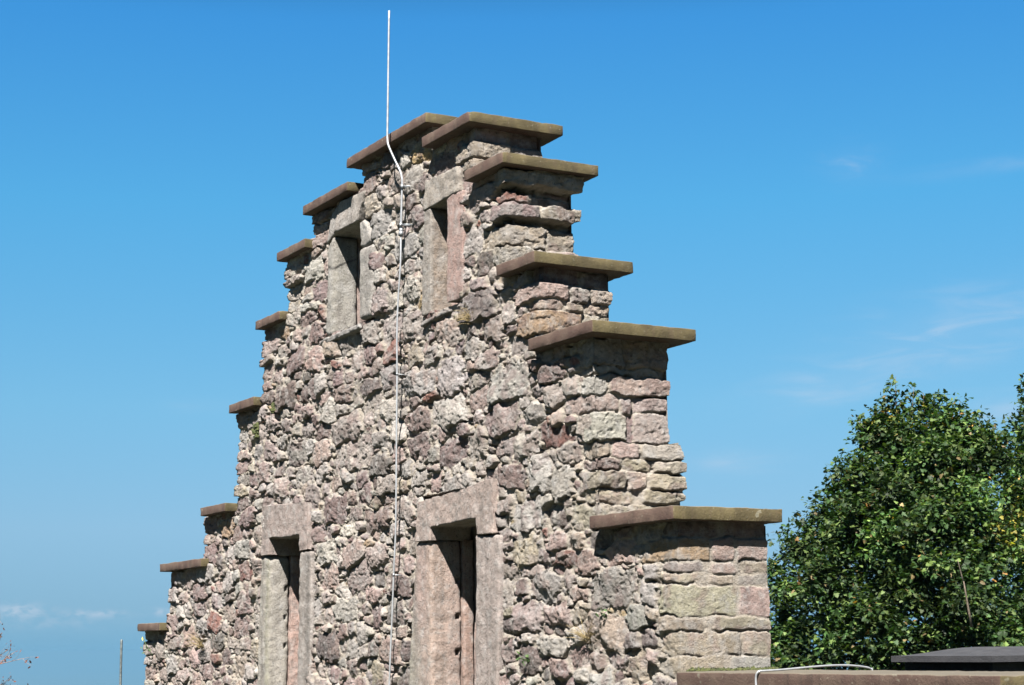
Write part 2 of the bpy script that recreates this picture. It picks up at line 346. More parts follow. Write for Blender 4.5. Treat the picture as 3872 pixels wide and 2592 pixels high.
# right-hand quoins: per column the courses from the top: (height, [y splits as fractions], [colours], [protrusions]); some under slabs and in recesses coloured dark for shade
QUO = {1: [(.12, [.5], ['pink', 'mauve'], [-.02, -.03]), (.13, [.55], ['beige', 'pinkgrey'], [.02, .0]), (.10, [.4], ['beige', 'pink'], [.02, .01]), (.15, [.6], ['pink', 'grey'], [0, .01])],
       2: [(.125, [], ['beige'], [.04]), (.055, [.5], ['dark', 'mauve'], [-.085, -.09]), (.075, [.38], ['red', 'dark'], [.015, -.07]), (.12, [.52], ['mauve', 'olive'], [.035, .035]),
           (.055, [.5], ['dark', 'olive'], [-.07, -.09]), (.16, [.6], ['beige', 'olive'], [.0, -.03]), (.16, [.55], ['beige', 'pink'], [0, 0])],
       3: [(.12, [.6], ['mauve', 'dark'], [-.03, -.03]), (.12, [.42, .7], ['pink', 'grey', 'beige'], [.02, .02, .01]), (.08, [.35, .62], ['beige', 'olive', 'beige'], [.0, .02, .0]), (.17, [.58], ['ochre', 'olive'], [.02, 0]), (.12, [.4], ['grey', 'olive'], [0, 0])],
       4: [(.19, [.45, .78], ['pinkgrey', 'beige', 'pink'], [0, .0, .01]), (.06, [.5], ['light', 'light'], [-.01, -.01]), (.135, [.22], ['grey', 'pink'], [.0, .02]), (.12, [.35, .5], ['pink', 'mauve', 'pinkgrey'], [.0, .0, .0]),
           (.20, [.42, .52], ['light', 'mauve', 'pinkgrey'], [.02, -.01, .01]), (.12, [.2, .55], ['beige', 'pink', 'pinkgrey'], [.0, .0, .02]), (.085, [.33, .65], ['mauve', 'olive', 'olive'], [.0, .0, .03]),
           (.12, [.36, .6], ['olive', 'olive', 'olive'], [.01, .0, .03]), (.10, [.5], ['olive', 'olive'], [-.01, .02]), (.15, [.4], ['olive', 'olive'], [0, 0])],
       5: [(.10, [.5], ['dark', 'mauve'], [-.01, -.02]), (.14, [.37, .64], ['ochre', 'pink', 'pink'], [.01, .01, .02]), (.075, [.3, .66], ['pinkgrey', 'pink', 'beige'], [.0, .02, .0]), (.075, [.28, .62], ['olive', 'olive', 'grey'], [.0, .02, .0]),
           (.19, [.64], ['olive', 'pink'], [.01, .025]), (.10, [.3], ['olive', 'olive'], [.01, .02]), (.15, [.45, .66], ['olive', 'olive', 'olive'], [.0, .0, .01]), (.12, [.5], ['olive', 'grey'], [0, 0])]}
NAMES = ['grey', 'light', 'pink', 'mauve', 'dark', 'red', 'ochre', 'beige', 'orange', 'pinkgrey', 'olive', 'yellow']
RUB_W = np.array([.19, .13, .17, .19, .06,   .03, .008, .07, .0, .22, 0, .003]); RUB_W /= RUB_W.sum()
SEEDS = []                                                           # x,y,z, rx,ry,rz, rot, boxy, protrusion, r,g,b
def seed(x, y, z, rx, ry, rz, rot, boxy, prot, kind):
    c = (.80*PAL[kind] + .20*PAL['pinkgrey'])*(1 + .11*rng.standard_normal()) * (1 + .02*rng.standard_normal(3))
    SEEDS.append((x, y, z, rx, ry, rz, rot, boxy, prot, *np.clip(c, .03, .75)))
def make_seeds():
    for ci, courses in QUO.items():
        X, zt, zb = RIGHTS[ci]; z = zt; yb = YB2 if zb < ZLEDGE else YB
        for n, (h, spl, cols, prs) in enumerate(courses):
            zc = z - h/2; y1 = (YB2 if zc < ZLEDGE else YB)
            ys = [YF] + [YF + f*(y1-YF) for f in spl] + [y1]
            for k in range(len(ys)-1):
                if k == 0:
                    lx = rng.uniform(.18, .42) if n % 2 else rng.uniform(.12, .26)
                    seed(X, YF, zc, lx, ys[1]-YF, h/2, 0, 1, prs[0], cols[0])
                else:
                    seed(X, (ys[k]+ys[k+1])/2, zc + rng.normal(0, .004), .22, (ys[k+1]-ys[k])/2, h/2, rng.normal(0, .045), 1, prs[k]*.8 + rng.normal(0, .006), cols[k])
            z -= h
    kinds = ['pink', 'pinkgrey', 'mauve', 'beige', 'grey', 'light']
    for X, zt, zb in LEFTS:
        z = zt
        while z > max(zb, -4.2):
            h = rng.uniform(.09, .19); zc = z - h/2
            seed(X, YF, zc, rng.uniform(.16, .4), rng.uniform(.2, .45), h/2, 0, .8, rng.uniform(-.01, .035), kinds[rng.integers(6)])
            seed(X, .6, zc, .25, .22, h/2, 0, .8, rng.uniform(-.01, .03), kinds[rng.integers(6)])
            z -= h
    for x, z, rx, rz, k in LMK: seed(x, YF, z, rx, .16, rz, rng.normal(0, .06), .45, rng.uniform(.012, .035), k)
    A = np.array([(s[0], s[2], s[3], s[5]) for s in SEEDS])
    buf = np.zeros((9000, 4)); n = len(A); buf[:n] = A; new = []
    for (tries, r0, r1, a0, a1, thr) in ((1800, .080, .115, 1.3, 2.4, .98), (12000, .054, .078, 1.3, 2.8, .92), (20000, .036, .054, 1.2, 2.6, .87), (24000, .019, .034, 1.0, 2.4, .84)):
        xs_ = rng.uniform(-5.9, 5.2, tries); zs_ = rng.uniform(-4.35, .95, tries)
        rz_ = rng.uniform(r0, r1, tries); rx_ = rz_*rng.uniform(a0, a1, tries)
        for x, z, rx, rz in zip(xs_, zs_, rx_, rz_):
            b = buf[:n]
            u = np.abs(b[:, 0]-x)/(b[:, 2]+rx); w = np.abs(b[:, 1]-z)/(b[:, 3]+rz)
            d = np.sqrt(np.sqrt(u**4 + w**4))
            if d.min() < thr: continue
            buf[n] = (x, z, rx, rz); n += 1
            kind = NAMES[rng.choice(len(NAMES), p=RUB_W)]
            if rz < .03 and rng.random() < .07: kind = ('yellow', 'orange', 'light', 'beige')[rng.integers(4)]
            p = rng.uniform(-.006, .030) if rz > .035 else rng.uniform(-.010, .016)
            seed(x, YF + rng.uniform(-.01, .03), z, rx, max(rx, .12), rz, rng.normal(0, .16), rng.uniform(.3, 1), p, kind)
make_seeds()
SEEDS = np.array(SEEDS)
print('stones', len(SEEDS))

def masonry_field(P, wobble=True):
    """P (n,3) -> outward height H, colour"""
    n = len(P); P = P.astype(np.float32)
    W = P.copy()
    near = np.ones(n, np.float32)
    for X, zt, zb in RIGHTS:
        near = np.where((P[:, 2] < zt) & (P[:, 2] > zb), np.clip((X-.12-P[:, 0])/.3, .75, 1), near)
    for a in range(3):
        W[:, a] += near*(.024*vn(P, .13, 20+a) + .013*vn(P, .05, 30+a) + .004*vn(P, .022, 35+a))
    F1 = np.full(n, 9., np.float32); F2 = np.full(n, 9., np.float32); ID = np.zeros(n, np.int32)
    cs = .16
    kx = np.floor((W[:, 0]+8)/cs).astype(np.int64); kz = np.floor((W[:, 2]+9)/cs).astype(np.int64)
    key = kx*4096 + kz; order = np.argsort(key, kind='stable'); ks = key[order]
    uk, st = np.unique(ks, return_index=True); en = np.append(st[1:], n)
    cells = {int(k): order[a:b] for k, a, b in zip(uk, st, en)}
    for si, s in enumerate(SEEDS):
        rx, ry, rz = s[3]*1.45, s[4]*1.45, s[5]*1.45; ex = max(rx, abs(math.sin(s[6]))*rz+rx); ez = rz + abs(math.sin(s[6]))*rx
        lst = []
        for ix in range(int((s[0]-ex+8)/cs), int((s[0]+ex+8)/cs)+1):
            for iz in range(int((s[2]-ez+9)/cs), int((s[2]+ez+9)/cs)+1):
                c = cells.get(ix*4096+iz)
                if c is not None: lst.append(c)
        if not lst: continue
        ii = np.concatenate(lst) if len(lst) > 1 else lst[0]
        q = W[ii]; dx = q[:, 0]-s[0]; dz = q[:, 2]-s[2]; dy = (q[:, 1]-s[1])/s[4]
        ca, sa = math.cos(s[6]), math.sin(s[6])
        u = (dx*ca + dz*sa)/s[3]; w = (-dx*sa + dz*ca)/s[5]
        u2, w2, y2 = u*u, w*w, dy*dy
        L2 = np.sqrt(u2+w2+y2); L4 = (u2**3 + w2**3 + y2**3) ** (1/6)
        d = (s[7]*L4 + (1-s[7])*(.45*L2+.55*L4)).astype(np.float32)
        f1 = F1[ii]; f2 = F2[ii]; nw = d < f1
        F2[ii] = np.where(nw, f1, np.minimum(f2, d)); F1[ii] = np.where(nw, d, f1)
        k = ii[nw]; ID[k] = si
    S = SEEDS[ID].astype(np.float32)
    size = np.minimum(S[:, 5], S[:, 3])
    edge = np.minimum((F2-F1)*.5*size*1.5, (1.42-F1)*size*1.2)
    edge = edge + .004*vn(P, .025, 44)
    mw = .003 + .006*(vn(P, .35, 45)*.5+.5)
    m = sstep(mw, mw+.009, edge)
    # facets: each stone is cut by a few planes of its own
    nS = len(SEEDS); r2 = np.random.default_rng(3)
    h = np.full(n, .2, np.float32)
    off = (W - S[:, :3])
    for k in range(4):
        g = r2.normal(0, .24 if k else .09, (nS, 3)).astype(np.float32); c0 = r2.uniform(.0, .028, nS).astype(np.float32)
        sc_ = np.clip(size/.07, .35, 1.3)
        h = np.minimum(h, c0[ID]*sc_ + np.einsum('ij,ij->i', off, g[ID]))
    boxy = S[:, 7]
    h = np.clip(h, -.035, .04)*(1-.72*boxy)
    dome = -.006*np.clip(F1, 0, 1.1)**3*(1-.5*boxy)
    stone = S[:, 8] + h + dome + (.35+.65*near)*(facets(W, (.12, .12, .075), .002, .007, 300) + .0015*vn(P, .07, 50) + facets(P, (.05, .05, .035), .0014, .0045, 340) + .0022*(.5-np.abs(vn(P, .03, 51))) + .003*vn(P, .016, 52))
    pit = vn(P, .034, 53); stone -= .007*sstep(.45, .8, pit)
    deep = sstep(.05, .55, .45*vn(P, (.5, .5, .3), 54) + .85*vn(P, .10, 55))
    under = sstep(.15, -.55, (W[:, 2]-S[:, 2])/S[:, 5])
    gap = sstep(.0, .5, vn(P, .16, 58) + .5*vn(P, .05, 59))
    mort = -.002 - .042*deep*(.25+.75*under) - .034*gap*under + .006*vn(P, .03, 56) + .004*vn(P, .015, 57)
    mort = np.minimum(mort, stone + .004)
    mort = mort - .008*(boxy > .95)
    H = mort*(1-m) + stone*m
    if wobble: H = H + .022*vn(P, .8, 60) + .012*vn(P, .35, 61)
    alt = np.array([PAL[k] for k in ('pinkgrey', 'mauve', 'light', 'pink', 'grey', 'mauve')])[r2.integers(0, 6, nS)].astype(np.float32)
    am = (sstep(-.05, .5, vn(P, .09, 74) + .5*vn(P, .03, 75))*.55)[:, None]
    C = S[:, 9:12]*(1-am) + alt[ID]*am
    C = C*(1 + .14*vn(P, .06, 70) + .14*vn(P, .02, 71))[:, None]
    mc = lin(194, 185, 172)*(1 + .15*vn(P, .3, 72) + .10*vn(P, .03, 73))[:, None]
    C = C*m[:, None] + mc*(1-m)[:, None]
    # the sheltered end faces and the lower quoins carry a yellow-grey lichen
    return H, np.clip(C, .02, .8)

# ------------------------------------------------------------------ the gable
gable = empty('gable_wall', (0, .4, ZBASE))
tag(gable, 'ruined stepped gable of pinkish rubble stone with brown coping slabs and four narrow windows', 'wall')

def xinterval(z, tab, side):
    for X, zt, zb in tab:
        if z > zb: return X
    return tab[-1][0]
xs = np.concatenate([np.arange(-5.64, 4.795, .0092), np.arange(4.86, 7.43, .16)]); xs[-1] = 7.42
zs = np.concatenate([np.arange(ZBASE, -4.4, .3), np.arange(-4.3, -3.86, .04), np.arange(-3.82, .893, .0066)])
def snap(arr, v): arr[np.argmin(np.abs(arr-v))] = v
for X, a, b in RIGHTS + LEFTS:
    snap(xs, X)
for _, _, _, zt in SL: snap(zs, zt - T + .006)
xs = np.unique(xs); zs = np.unique(zs); zs[-1] = .899
xc = (xs[1:]+xs[:-1])/2; zc = (zs[1:]+zs[:-1])/2
XL = np.array([xinterval(z-.006, LEFTS, 0) for z in zc]); XR = np.array([xinterval(z-.006, RIGHTS, 1) for z in zc])
mask = (xc[:, None] > XL[None]) & (xc[:, None] < XR[None])
for k, rects in WINS.items():
    for x0, x1, z0, z1 in rects:
        mask &= ~((xc[:, None] > x0) & (xc[:, None] < x1) & (zc[None] > z0) & (zc[None] < z1))
V, F, D = shell(xs, zs, mask, YF, lambda z: np.where(z < ZLEDGE, YB2, YB), 68)
H, C = masonry_field(V)
D[:, 2] = 0
fade = sstep(4.9, 4.6, V[:, 0]) * sstep(-4.1, -3.8, V[:, 2]); H = H*fade
V = V + D*H[:, None]
masonry = link_mesh('masonry', V, F, MASON, gable, True, C)
print('masonry', len(V))

# ------------------------------------------------------------------ boxes with worn edges
def grid_axis(a, b, step, r):
    n = max(2, int((b-a-2*r)/step)+1)
    return np.concatenate([[a, a+.35*r], np.linspace(a+r, b-r, n), [b-.35*r, b]])
def worn_box(x0, x1, y0, y1, z0, z1, step=.02, r=.008, amp=.002, chip=.004, s=0, mask=None, xaxis=None, zaxis=None):
    """-> V, F of a box (or a pierced box if mask(xc, zc) is given) with rounded, chipped edges"""
    X = xaxis if xaxis is not None else grid_axis(x0, x1, step, r); Z = zaxis if zaxis is not None else grid_axis(z0, z1, step, r)
    Y = grid_axis(y0, y1, step, r)
    xm = (X[1:]+X[:-1])/2; zm = (Z[1:]+Z[:-1])/2
    mk = np.ones((len(xm), len(zm)), bool) if mask is None else mask(xm[:, None], zm[None])
    yf = (Y-y0)/(y1-y0)
    V, F, D = shell(X, Z, mk, y0, lambda z: np.full(len(np.atleast_1d(z)), y1), len(Y)-1, 1)
    # put the side rings at the Y stations
    K = len(Y)-1
    t = (V[:, 1]-y0)/(y1-y0); V[:, 1] = y0 + (y1-y0)*np.interp(t, np.arange(K+1)/K, yf)
    rr = np.clip(r + chip*np.maximum(0, vn(V, .07, 80+s)) + chip*1.5*np.maximum(0, vn(V, .025, 81+s)-.3), .001, None)
    lo = np.array([x0, y0, z0]); hi = np.array([x1, y1, z1])
    inner = np.clip(V, lo+rr[:, None], hi-rr[:, None]); d = V-inner; ln = np.linalg.norm(d, axis=1)
    out = ln > 1e-6
    if mask is None:
        V[out] = inner[out] + d[out]/ln[out][:, None]*rr[out][:, None]
    nd = D.copy(); nn = np.linalg.norm(nd, axis=1); nd[nn > 0] /= nn[nn > 0][:, None]
    nd[nn == 0] = (0, 1, 0)
    V = V + nd*(amp*(vn(V, .08, 82+s) + .7*vn(V, .03, 83+s)))[:, None]
    return V, F, D
for k, (nm, xl, xr, zt) in enumerate(SL):
    big = nm == 'R6'
    V, F, _ = worn_box(xl, xr, rng.uniform(-.004, .004), .847, zt-T-(.03 if big else 0), zt, .03, .005 if not big else .010, .0022, .010, k)
    link_mesh('coping_slab', V, F, SLABD if big else SLAB, gable)

# ------------------------------------------------------------------ window surrounds (dressed sandstone)
def block(name, parent, quad, y0, y1, kind, s, rect=None, amp=.006, r=.010, chip=.016, cut=None, tint=None, holes=()):
    """quad: four (x,z) corners of the front: bottom-left, bottom-right, top-right, top-left"""
    q = np.array(quad, float)
    w = (np.linalg.norm(q[1]-q[0])+np.linalg.norm(q[2]-q[3]))/2; h = (np.linalg.norm(q[3]-q[0])+np.linalg.norm(q[2]-q[1]))/2
    V, F, D = worn_box(0, w, y0, y1, 0, h, .014, r, amp, chip, s, mask=cut)
    u = V[:, 0]/w; v = V[:, 2]/h
    a = q[0]*((1-u)*(1-v))[:, None] + q[1]*(u*(1-v))[:, None] + q[2]*(u*v)[:, None] + q[3]*((1-u)*v)[:, None]
    V = np.stack([a[:, 0], V[:, 1], a[:, 1]], 1)
    wob = .010*vn(V, .25, 200+s)
    V[:, 0] += wob; V[:, 2] += .008*vn(V, .3, 210+s)
    for (hy, hz) in holes:
        hm = (u > .985) & (np.abs(V[:, 1]-hy) < .017) & (np.abs(V[:, 2]-hz) < .019); V[hm, 0] -= .05
    c = PAL[kind] if isinstance(kind, str) else lin(*kind)
    C = c*(1 + .10*vn(V, .12, 90+s) + .08*vn(V, (.03, .3, .3), 91+s))[:, None]
    if tint is not None: C = tint(V, C)
    return link_mesh(name, V, F, MASON2, parent, True, np.clip(C, .02, .8))
def window(label, x0, x1, z0, z1, y0, y1):
    """the rebated inner frame behind the blocks: a lining of the passage through the wall"""
    xa, xb, za, zb = x0, x1, z0, z1
    X = np.array([xa-.30, xa, xb, xb+.30]); Z = np.array([za-.2, za, zb, zb+.2])
    def mk(xm, zm): return ~((xm > xa) & (xm < xb) & (zm > za) & (zm < zb))
    ax = np.concatenate([np.linspace(xa-.12, xa, 8), np.linspace(xa, xb, 14)[1:-1], np.linspace(xb, xb+.10, 6)])
    az = np.concatenate([np.linspace(za-.08, za, 5), np.arange(za+.02, zb-.01, .025), np.linspace(zb, zb+.08, 5)])
    V, F, D = worn_box(ax[0], ax[-1], y0, y1, az[0], az[-1], .025, .004, .006, 0, 5, mask=mk, xaxis=ax, zaxis=az)
    C = PAL['pink']*(1 + .15*vn(V, .1, 95))[:, None]
    o = link_mesh('window', V, F, MASON2, gable, True, np.clip(C, .02, .8)); o['label'] = label
    return o
FB = .077
def stains(col, axis=0, x0=0., w=.05, amt=.6):
    def f(V, C):
        t = sstep(0, 1, 1-np.abs(V[:, 0]+.35*(V[:, 1]-.1)-x0 + .02*vn(V, (.3, .3, .5), 99))/w)*amt
        return C*(1-t[:, None]) + lin(*col)*t[:, None]
    return f
# upper left
w1 = window('upper left slit window with a broken grey lintel', -.447, .105, -.50, .40, .326, .66)
block('lintel', w1, [(-.60, .33), (-.42, .395), (-.33, .66), (-.52, .56)], FB, .40, 'grey', 1)
block('lintel', w1, [(-.425, .397), (.10, .397), (.23, .64), (-.30, .655)], FB-.012, .42, (180, 173, 166), 2)
def jamb1(V, C):
    C = stains((122, 118, 104), 0, -.44, .05, .4)(V, C)
    t = sstep(.016, .004, np.abs(V[:, 2] - .12 + .25*(V[:, 0]+.5) - .3*(V[:, 1]-.1) - .03*vn(V, .08, 98)))*.85      # the crack across the stone
    return C*(1-t[:, None])
block('jamb', w1, [(-.62, -.52), (-.44, -.53), (-.44, .39), (-.585, .335)], FB, .322, (174, 171, 164), 3, r=.04, chip=.02, tint=jamb1)
block('jamb', w1, [(.105, -.50), (.36, -.50), (.41, .14), (.100, .14)], FB, .322, (168, 164, 158), 5, r=.03, chip=.02)
block('jamb', w1, [(.100, .145), (.405, .145), (.20, .39), (.10, .39)], FB+.005, .322, (172, 168, 162), 6, r=.03, chip=.02)
block('sill', w1, [(-.80, -.60), (.12, -.57), (.10, -.515), (-.70, -.545)], .072, .50, (164, 161, 158), 7, amp=.010, r=.02, chip=.02)
# upper right
w2 = window('upper right slit window with a pitted pink right jamb', 1.50, 1.77, -.66, .205, .27, .66)
block('lintel', w2, [(1.355, .20), (1.985, .225), (1.98, .43), (1.405, .45)], FB-.01, .42, (172, 164, 154), 11)
block('jamb', w2, [(1.315, -.66), (1.49, -.665), (1.49, .20), (1.36, .20)], FB, .30, (164, 157, 149), 12, amp=.006, r=.010, chip=.012,
      tint=lambda V, C: C*(1-.55*sstep(.09, .12, V[:, 1]))[:, None] + lin(160, 140, 122)*(.55*sstep(.09, .12, V[:, 1]))[:, None])
block('jamb', w2, [(1.775, -.63), (2.035, -.64), (2.045, .218), (1.775, .215)], FB-.004, .40, (178, 152, 144), 13, amp=.005, r=.008, chip=.010)
block('sill', w2, [(1.30, -.745), (1.80, -.71), (1.80, -.685), (1.32, -.70)], .074, .45, (150, 145, 141), 14, amp=.008)
# lower left
def cutU(xa, xb, zn, w):
    return lambda xm, zm: ~((xm > xa) & (xm < xb) & (zm < zn))
w3 = window('lower left tall slit window with a green stained rounded jamb', -1.86, -1.19, -4.25, -2.32, .385, .70)
block('lintel', w3, [(-2.085, -2.42), (-.97, -2.42), (-.975, -1.985), (-2.075, -1.945)], FB-.008, .42, (172, 158, 152), 21, cut=cutU(.19, .93, .145, 1))
block('jamb', w3, [(-2.27, -4.3), (-1.93, -4.3), (-1.915, -2.425), (-2.13, -2.41)], FB+.006, .30, (178, 173, 164), 22, r=.045, chip=.02, holes=((.262, -2.73), (.262, -3.0), (.262, -3.27)),
      tint=lambda V, C: stains((134, 134, 110), 0, -1.96, .06, .6)(V, stains((112, 108, 102), 0, -2.07, .05, .55)(V, C)))
block('jamb', w3, [(-2.02, -4.3), (-1.90, -4.3), (-1.895, -2.42), (-2.02, -2.42)], .306, .43, (186, 160, 150), 25, amp=.008, r=.012)
block('jamb', w3, [(-1.225, -4.3), (-.885, -4.3), (-.895, -2.435), (-1.16, -2.43)], FB, .40, (166, 158, 152), 23, r=.02, chip=.015, tint=stains((120, 116, 112), 0, -.98, .08, .6))
block('sill', w3, [(-2.3, -4.40), (-.85, -4.40), (-.85, -4.31), (-2.3, -4.31)], .06, .5, 'grey', 24)
# lower right
w4 = window('lower right tall doorway with a moulded pink left jamb', 1.53, 2.17, -4.25, -2.40, .46, .72)
block('lintel', w4, [(1.235, -2.47), (2.50, -2.48), (2.485, -2.085), (1.275, -2.165)], FB-.014, .42, (180, 164, 156), 31, cut=cutU(.245, .985, .115, 1))
def jamb4(V, C):
    C = stains((184, 165, 152), 0, 1.47, .14, .8)(V, C)
    C = stains((164, 160, 150), 0, 1.08, .2, .9)(V, C) if True else C
    C = C*(1 - .24*sstep(.1, .6, vn(V, (.035, .03, 1.4), 97)))[:, None]
    g = sstep(-2.9, -3.4, V[:, 2])*.6
    t = g*sstep(1.5, 1.2, V[:, 0]); return C*(1-t[:, None]) + lin(168, 164, 152)*t[:, None]
block('jamb', w4, [(.95, -4.3), (1.475, -4.3), (1.478, -2.475), (1.215, -2.47)], FB, .345, (180, 160, 152), 32, r=.03, chip=.015, tint=jamb4, holes=((.315, -2.79), (.315, -3.06), (.315, -3.34)))
block('jamb', w4, [(1.40, -4.3), (1.50, -4.3), (1.50, -2.46), (1.40, -2.46)], .352, .44, (174, 148, 136), 33, amp=.005, r=.012)
block('jamb', w4, [(2.175, -4.3), (2.475, -4.3), (2.585, -2.50), (2.21, -2.475)], FB-.004, .42, (178, 166, 160), 34, r=.02, chip=.012, tint=stains((130, 122, 120), 0, 2.36, .03, .35))
block('sill', w4, [(.95, -4.40), (2.55, -4.40), (2.55, -4.31), (.95, -4.31)], .06, .5, 'grey', 35)

# ------------------------------------------------------------------ tubes
def tube(pts, r, seg=10, cap=True):
    pts = np.asarray(pts, float); n = len(pts); rad = np.full(n, r) if np.isscalar(r) else np.asarray(r, float)
    tan = np.gradient(pts, axis=0); tan /= np.linalg.norm(tan, axis=1)[:, None] + 1e-12
    ref = np.array([1., .13, .07]); 
    if abs(tan[0] @ ref) > .9: ref = np.array([.1, 1., .05])
    V = []
    for i in range(n):
        a = ref - tan[i]*(ref@tan[i]); a /= np.linalg.norm(a); b = np.cross(tan[i], a); ref = a
        th = np.arange(seg)*2*math.pi/seg
        V.append(pts[i] + rad[i]*(np.cos(th)[:, None]*a + np.sin(th)[:, None]*b))
    V = np.concatenate(V); F = []
    for i in range(n-1):
        for k in range(seg):
            k2 = (k+1) % seg; F.append([i*seg+k, i*seg+k2, (i+1)*seg+k2, (i+1)*seg+k])
    if cap: F.append(list(range(seg))[::-1]); F.append([(n-1)*seg+k for k in range(seg)])
    return V, F
def smooth_path(P, n=8):
    P = np.asarray(P, float); Q = np.vstack([2*P[0]-P[1], P, 2*P[-1]-P[-2]]); out = []
    for i in range(1, len(Q)-2):
        for t in np.arange(n)/n:
            a, b, c, d = Q[i-1], Q[i], Q[i+1], Q[i+2]
            out.append(.5*((2*b) + (c-a)*t + (2*a-5*b+4*c-d)*t*t + (3*b-a-3*c+d)*t**3))
    out.append(P[-1]); return np.array(out)
def merge(parts):
    V = []; F = []; n = 0
    for v, f in parts:
        V.append(np.asarray(v)); F += [[i+n for i in q] for q in f]; n += len(v)
    return np.concatenate(V), F
rod = empty('lightning_rod', (.8, .04, -4.2)); tag(rod, 'thin pale metal lightning rod bent over the top coping with its wire below', 'lightning rod')
top = [(.979, -.05, 2.02), (.966, -.05, 1.6), (.956, -.05, 1.25), (.947, -.05, .97), (.950, -.05, .90), (.964, -.047, .84), (1.0, -.01, .72), (1.035, .022, .62), (1.049, .034, .56), (1.050, .037, .50), (1.036, .038, .30), (1.021, .040, .10)]
V, F = tube(smooth_path(top, 6), .0088, 12); link_mesh('rod', V, F, ALU, rod)
wire = [(1.021, .040, .10), (1.03, .032, -.16), (.984, .030, -.513), (.97, .028, -.8), (.969, .030, -1.096), (.962, .028, -1.6), (.945, .030, -2.314), (.908, .030, -2.7), (.881, .030, -3.014), (.826, .030, -3.597), (.79, .03, -4.2)]
V, F = tube(smooth_path(wire, 6), .0074, 8); link_mesh('wire', V, F, ALU, rod)
V, F = merge([tube([(1.022, .040, .085), (1.024, .040, .125)], .017, 12), tube([(1.020, .040, .062), (1.022, .040, .10)], .021, 12)]); link_mesh('coupling', V, F, GALV, rod)
for (x, z) in ((1.053, .475), (1.026, .155)):
    V, F = merge([tube([(x, .036, z-.016), (x, .036, z+.016)], .014, 10), tube([(x+.012, .036, z), (x+.05, .06, z-.004), (x+.085, .15, z-.004)], .006, 6), tube([(x-.004, .025, z), (x-.004, .15, z)], .006, 6)])
    link_mesh('clamp', V, F, GALV, rod)
for (x, z) in ((.969, -1.09), (.907, -2.72)):
    V, F = merge([tube([(x, .03, z-.010), (x, .03, z+.010)], .010, 10), tube([(x+.003, .03, z), (x+.004, .16, z-.004)], .004, 6)]); link_mesh('clamp', V, F, GALV, rod)
cab = [(5.70, -.016, -3.85), (5.688, -.016, -3.60), (5.684, -.018, -3.50), (5.70, -.012, -3.459), (5.71, .03, -3.454), (5.71, .15, -3.450), (5.70, .30, -3.442), (5.69, .42, -3.436), (5.68, .55, -3.432), (5.67, .68, -3.434), (5.655, .80, -3.444), (5.65, .856, -3.457), (5.65, .868, -3.49), (5.65, .868, -3.8)]
V, F = tube(smooth_path(cab, 6), .0062, 10)
c2 = link_mesh('conductor_cable', V, F, ALU); tag(c2, 'pale grey conductor cable looped over the big low coping slab at lower right', 'cable')

# ------------------------------------------------------------------ pier with a dark cap behind the low coping
cx, cy, cz = 3.258, 4.208, -3.417
pier = empty('pier', (cx-.6, cy+.7, ZBASE)); tag(pier, 'stone pier with a weathered moulded cap coloured dark for shade behind the low coping at lower right', 'pier')
def low_cap(x0, x1, y0, y1, z0, zt, rise):
    n = 17; xsg = np.linspace(0, 1, n); V = []; F = []
    for j in xsg:
        for i in xsg:
            d = min(i, 1-i, j, 1-j)*2; s = sstep(.0, .75, np.array(d))
            V.append((x0+(x1-x0)*i, y0+(y1-y0)*j, zt + rise*float(s)))
    for j in range(n-1):
        for i in range(n-1): F.append([j*n+i, j*n+i+1, (j+1)*n+i+1, (j+1)*n+i])
    ring = [i for i in range(n)] + [j*n+n-1 for j in range(1, n)] + [(n-1)*n+i for i in range(n-2, -1, -1)] + [j*n for j in range(n-2, 0, -1)]
    b = len(V); V += [(V[r][0], V[r][1], z0) for r in ring]; m = len(ring)
    for k in range(m): F.append([b+k, b+(k+1) % m, ring[(k+1) % m], ring[k]])
    F.append([b+k for k in range(m)][::-1]); return np.array(V), F
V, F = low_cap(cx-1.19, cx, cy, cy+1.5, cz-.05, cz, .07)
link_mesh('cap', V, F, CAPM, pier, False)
V, F, _ = worn_box(cx-1.11, cx-.08, cy+.08, cy+1.42, ZBASE, cz-.053, .25, .01, .004, .004, 7)
link_mesh('shaft', V, F, CAPW, pier)

# ------------------------------------------------------------------ pole
p = at(278, 1463, 26)
V, F = tube([(p[0]+.03, p[1], ZBASE-1.5), (p[0]+.015, p[1], -5), (p[0], p[1], p[2]-.02), (p[0], p[1], p[2])], [.019, .019, .018, .012], 10)
tag(link_mesh('metal_pole', V, F, POLEM), 'thin grey corroded metal pole standing alone at lower left', 'pole')

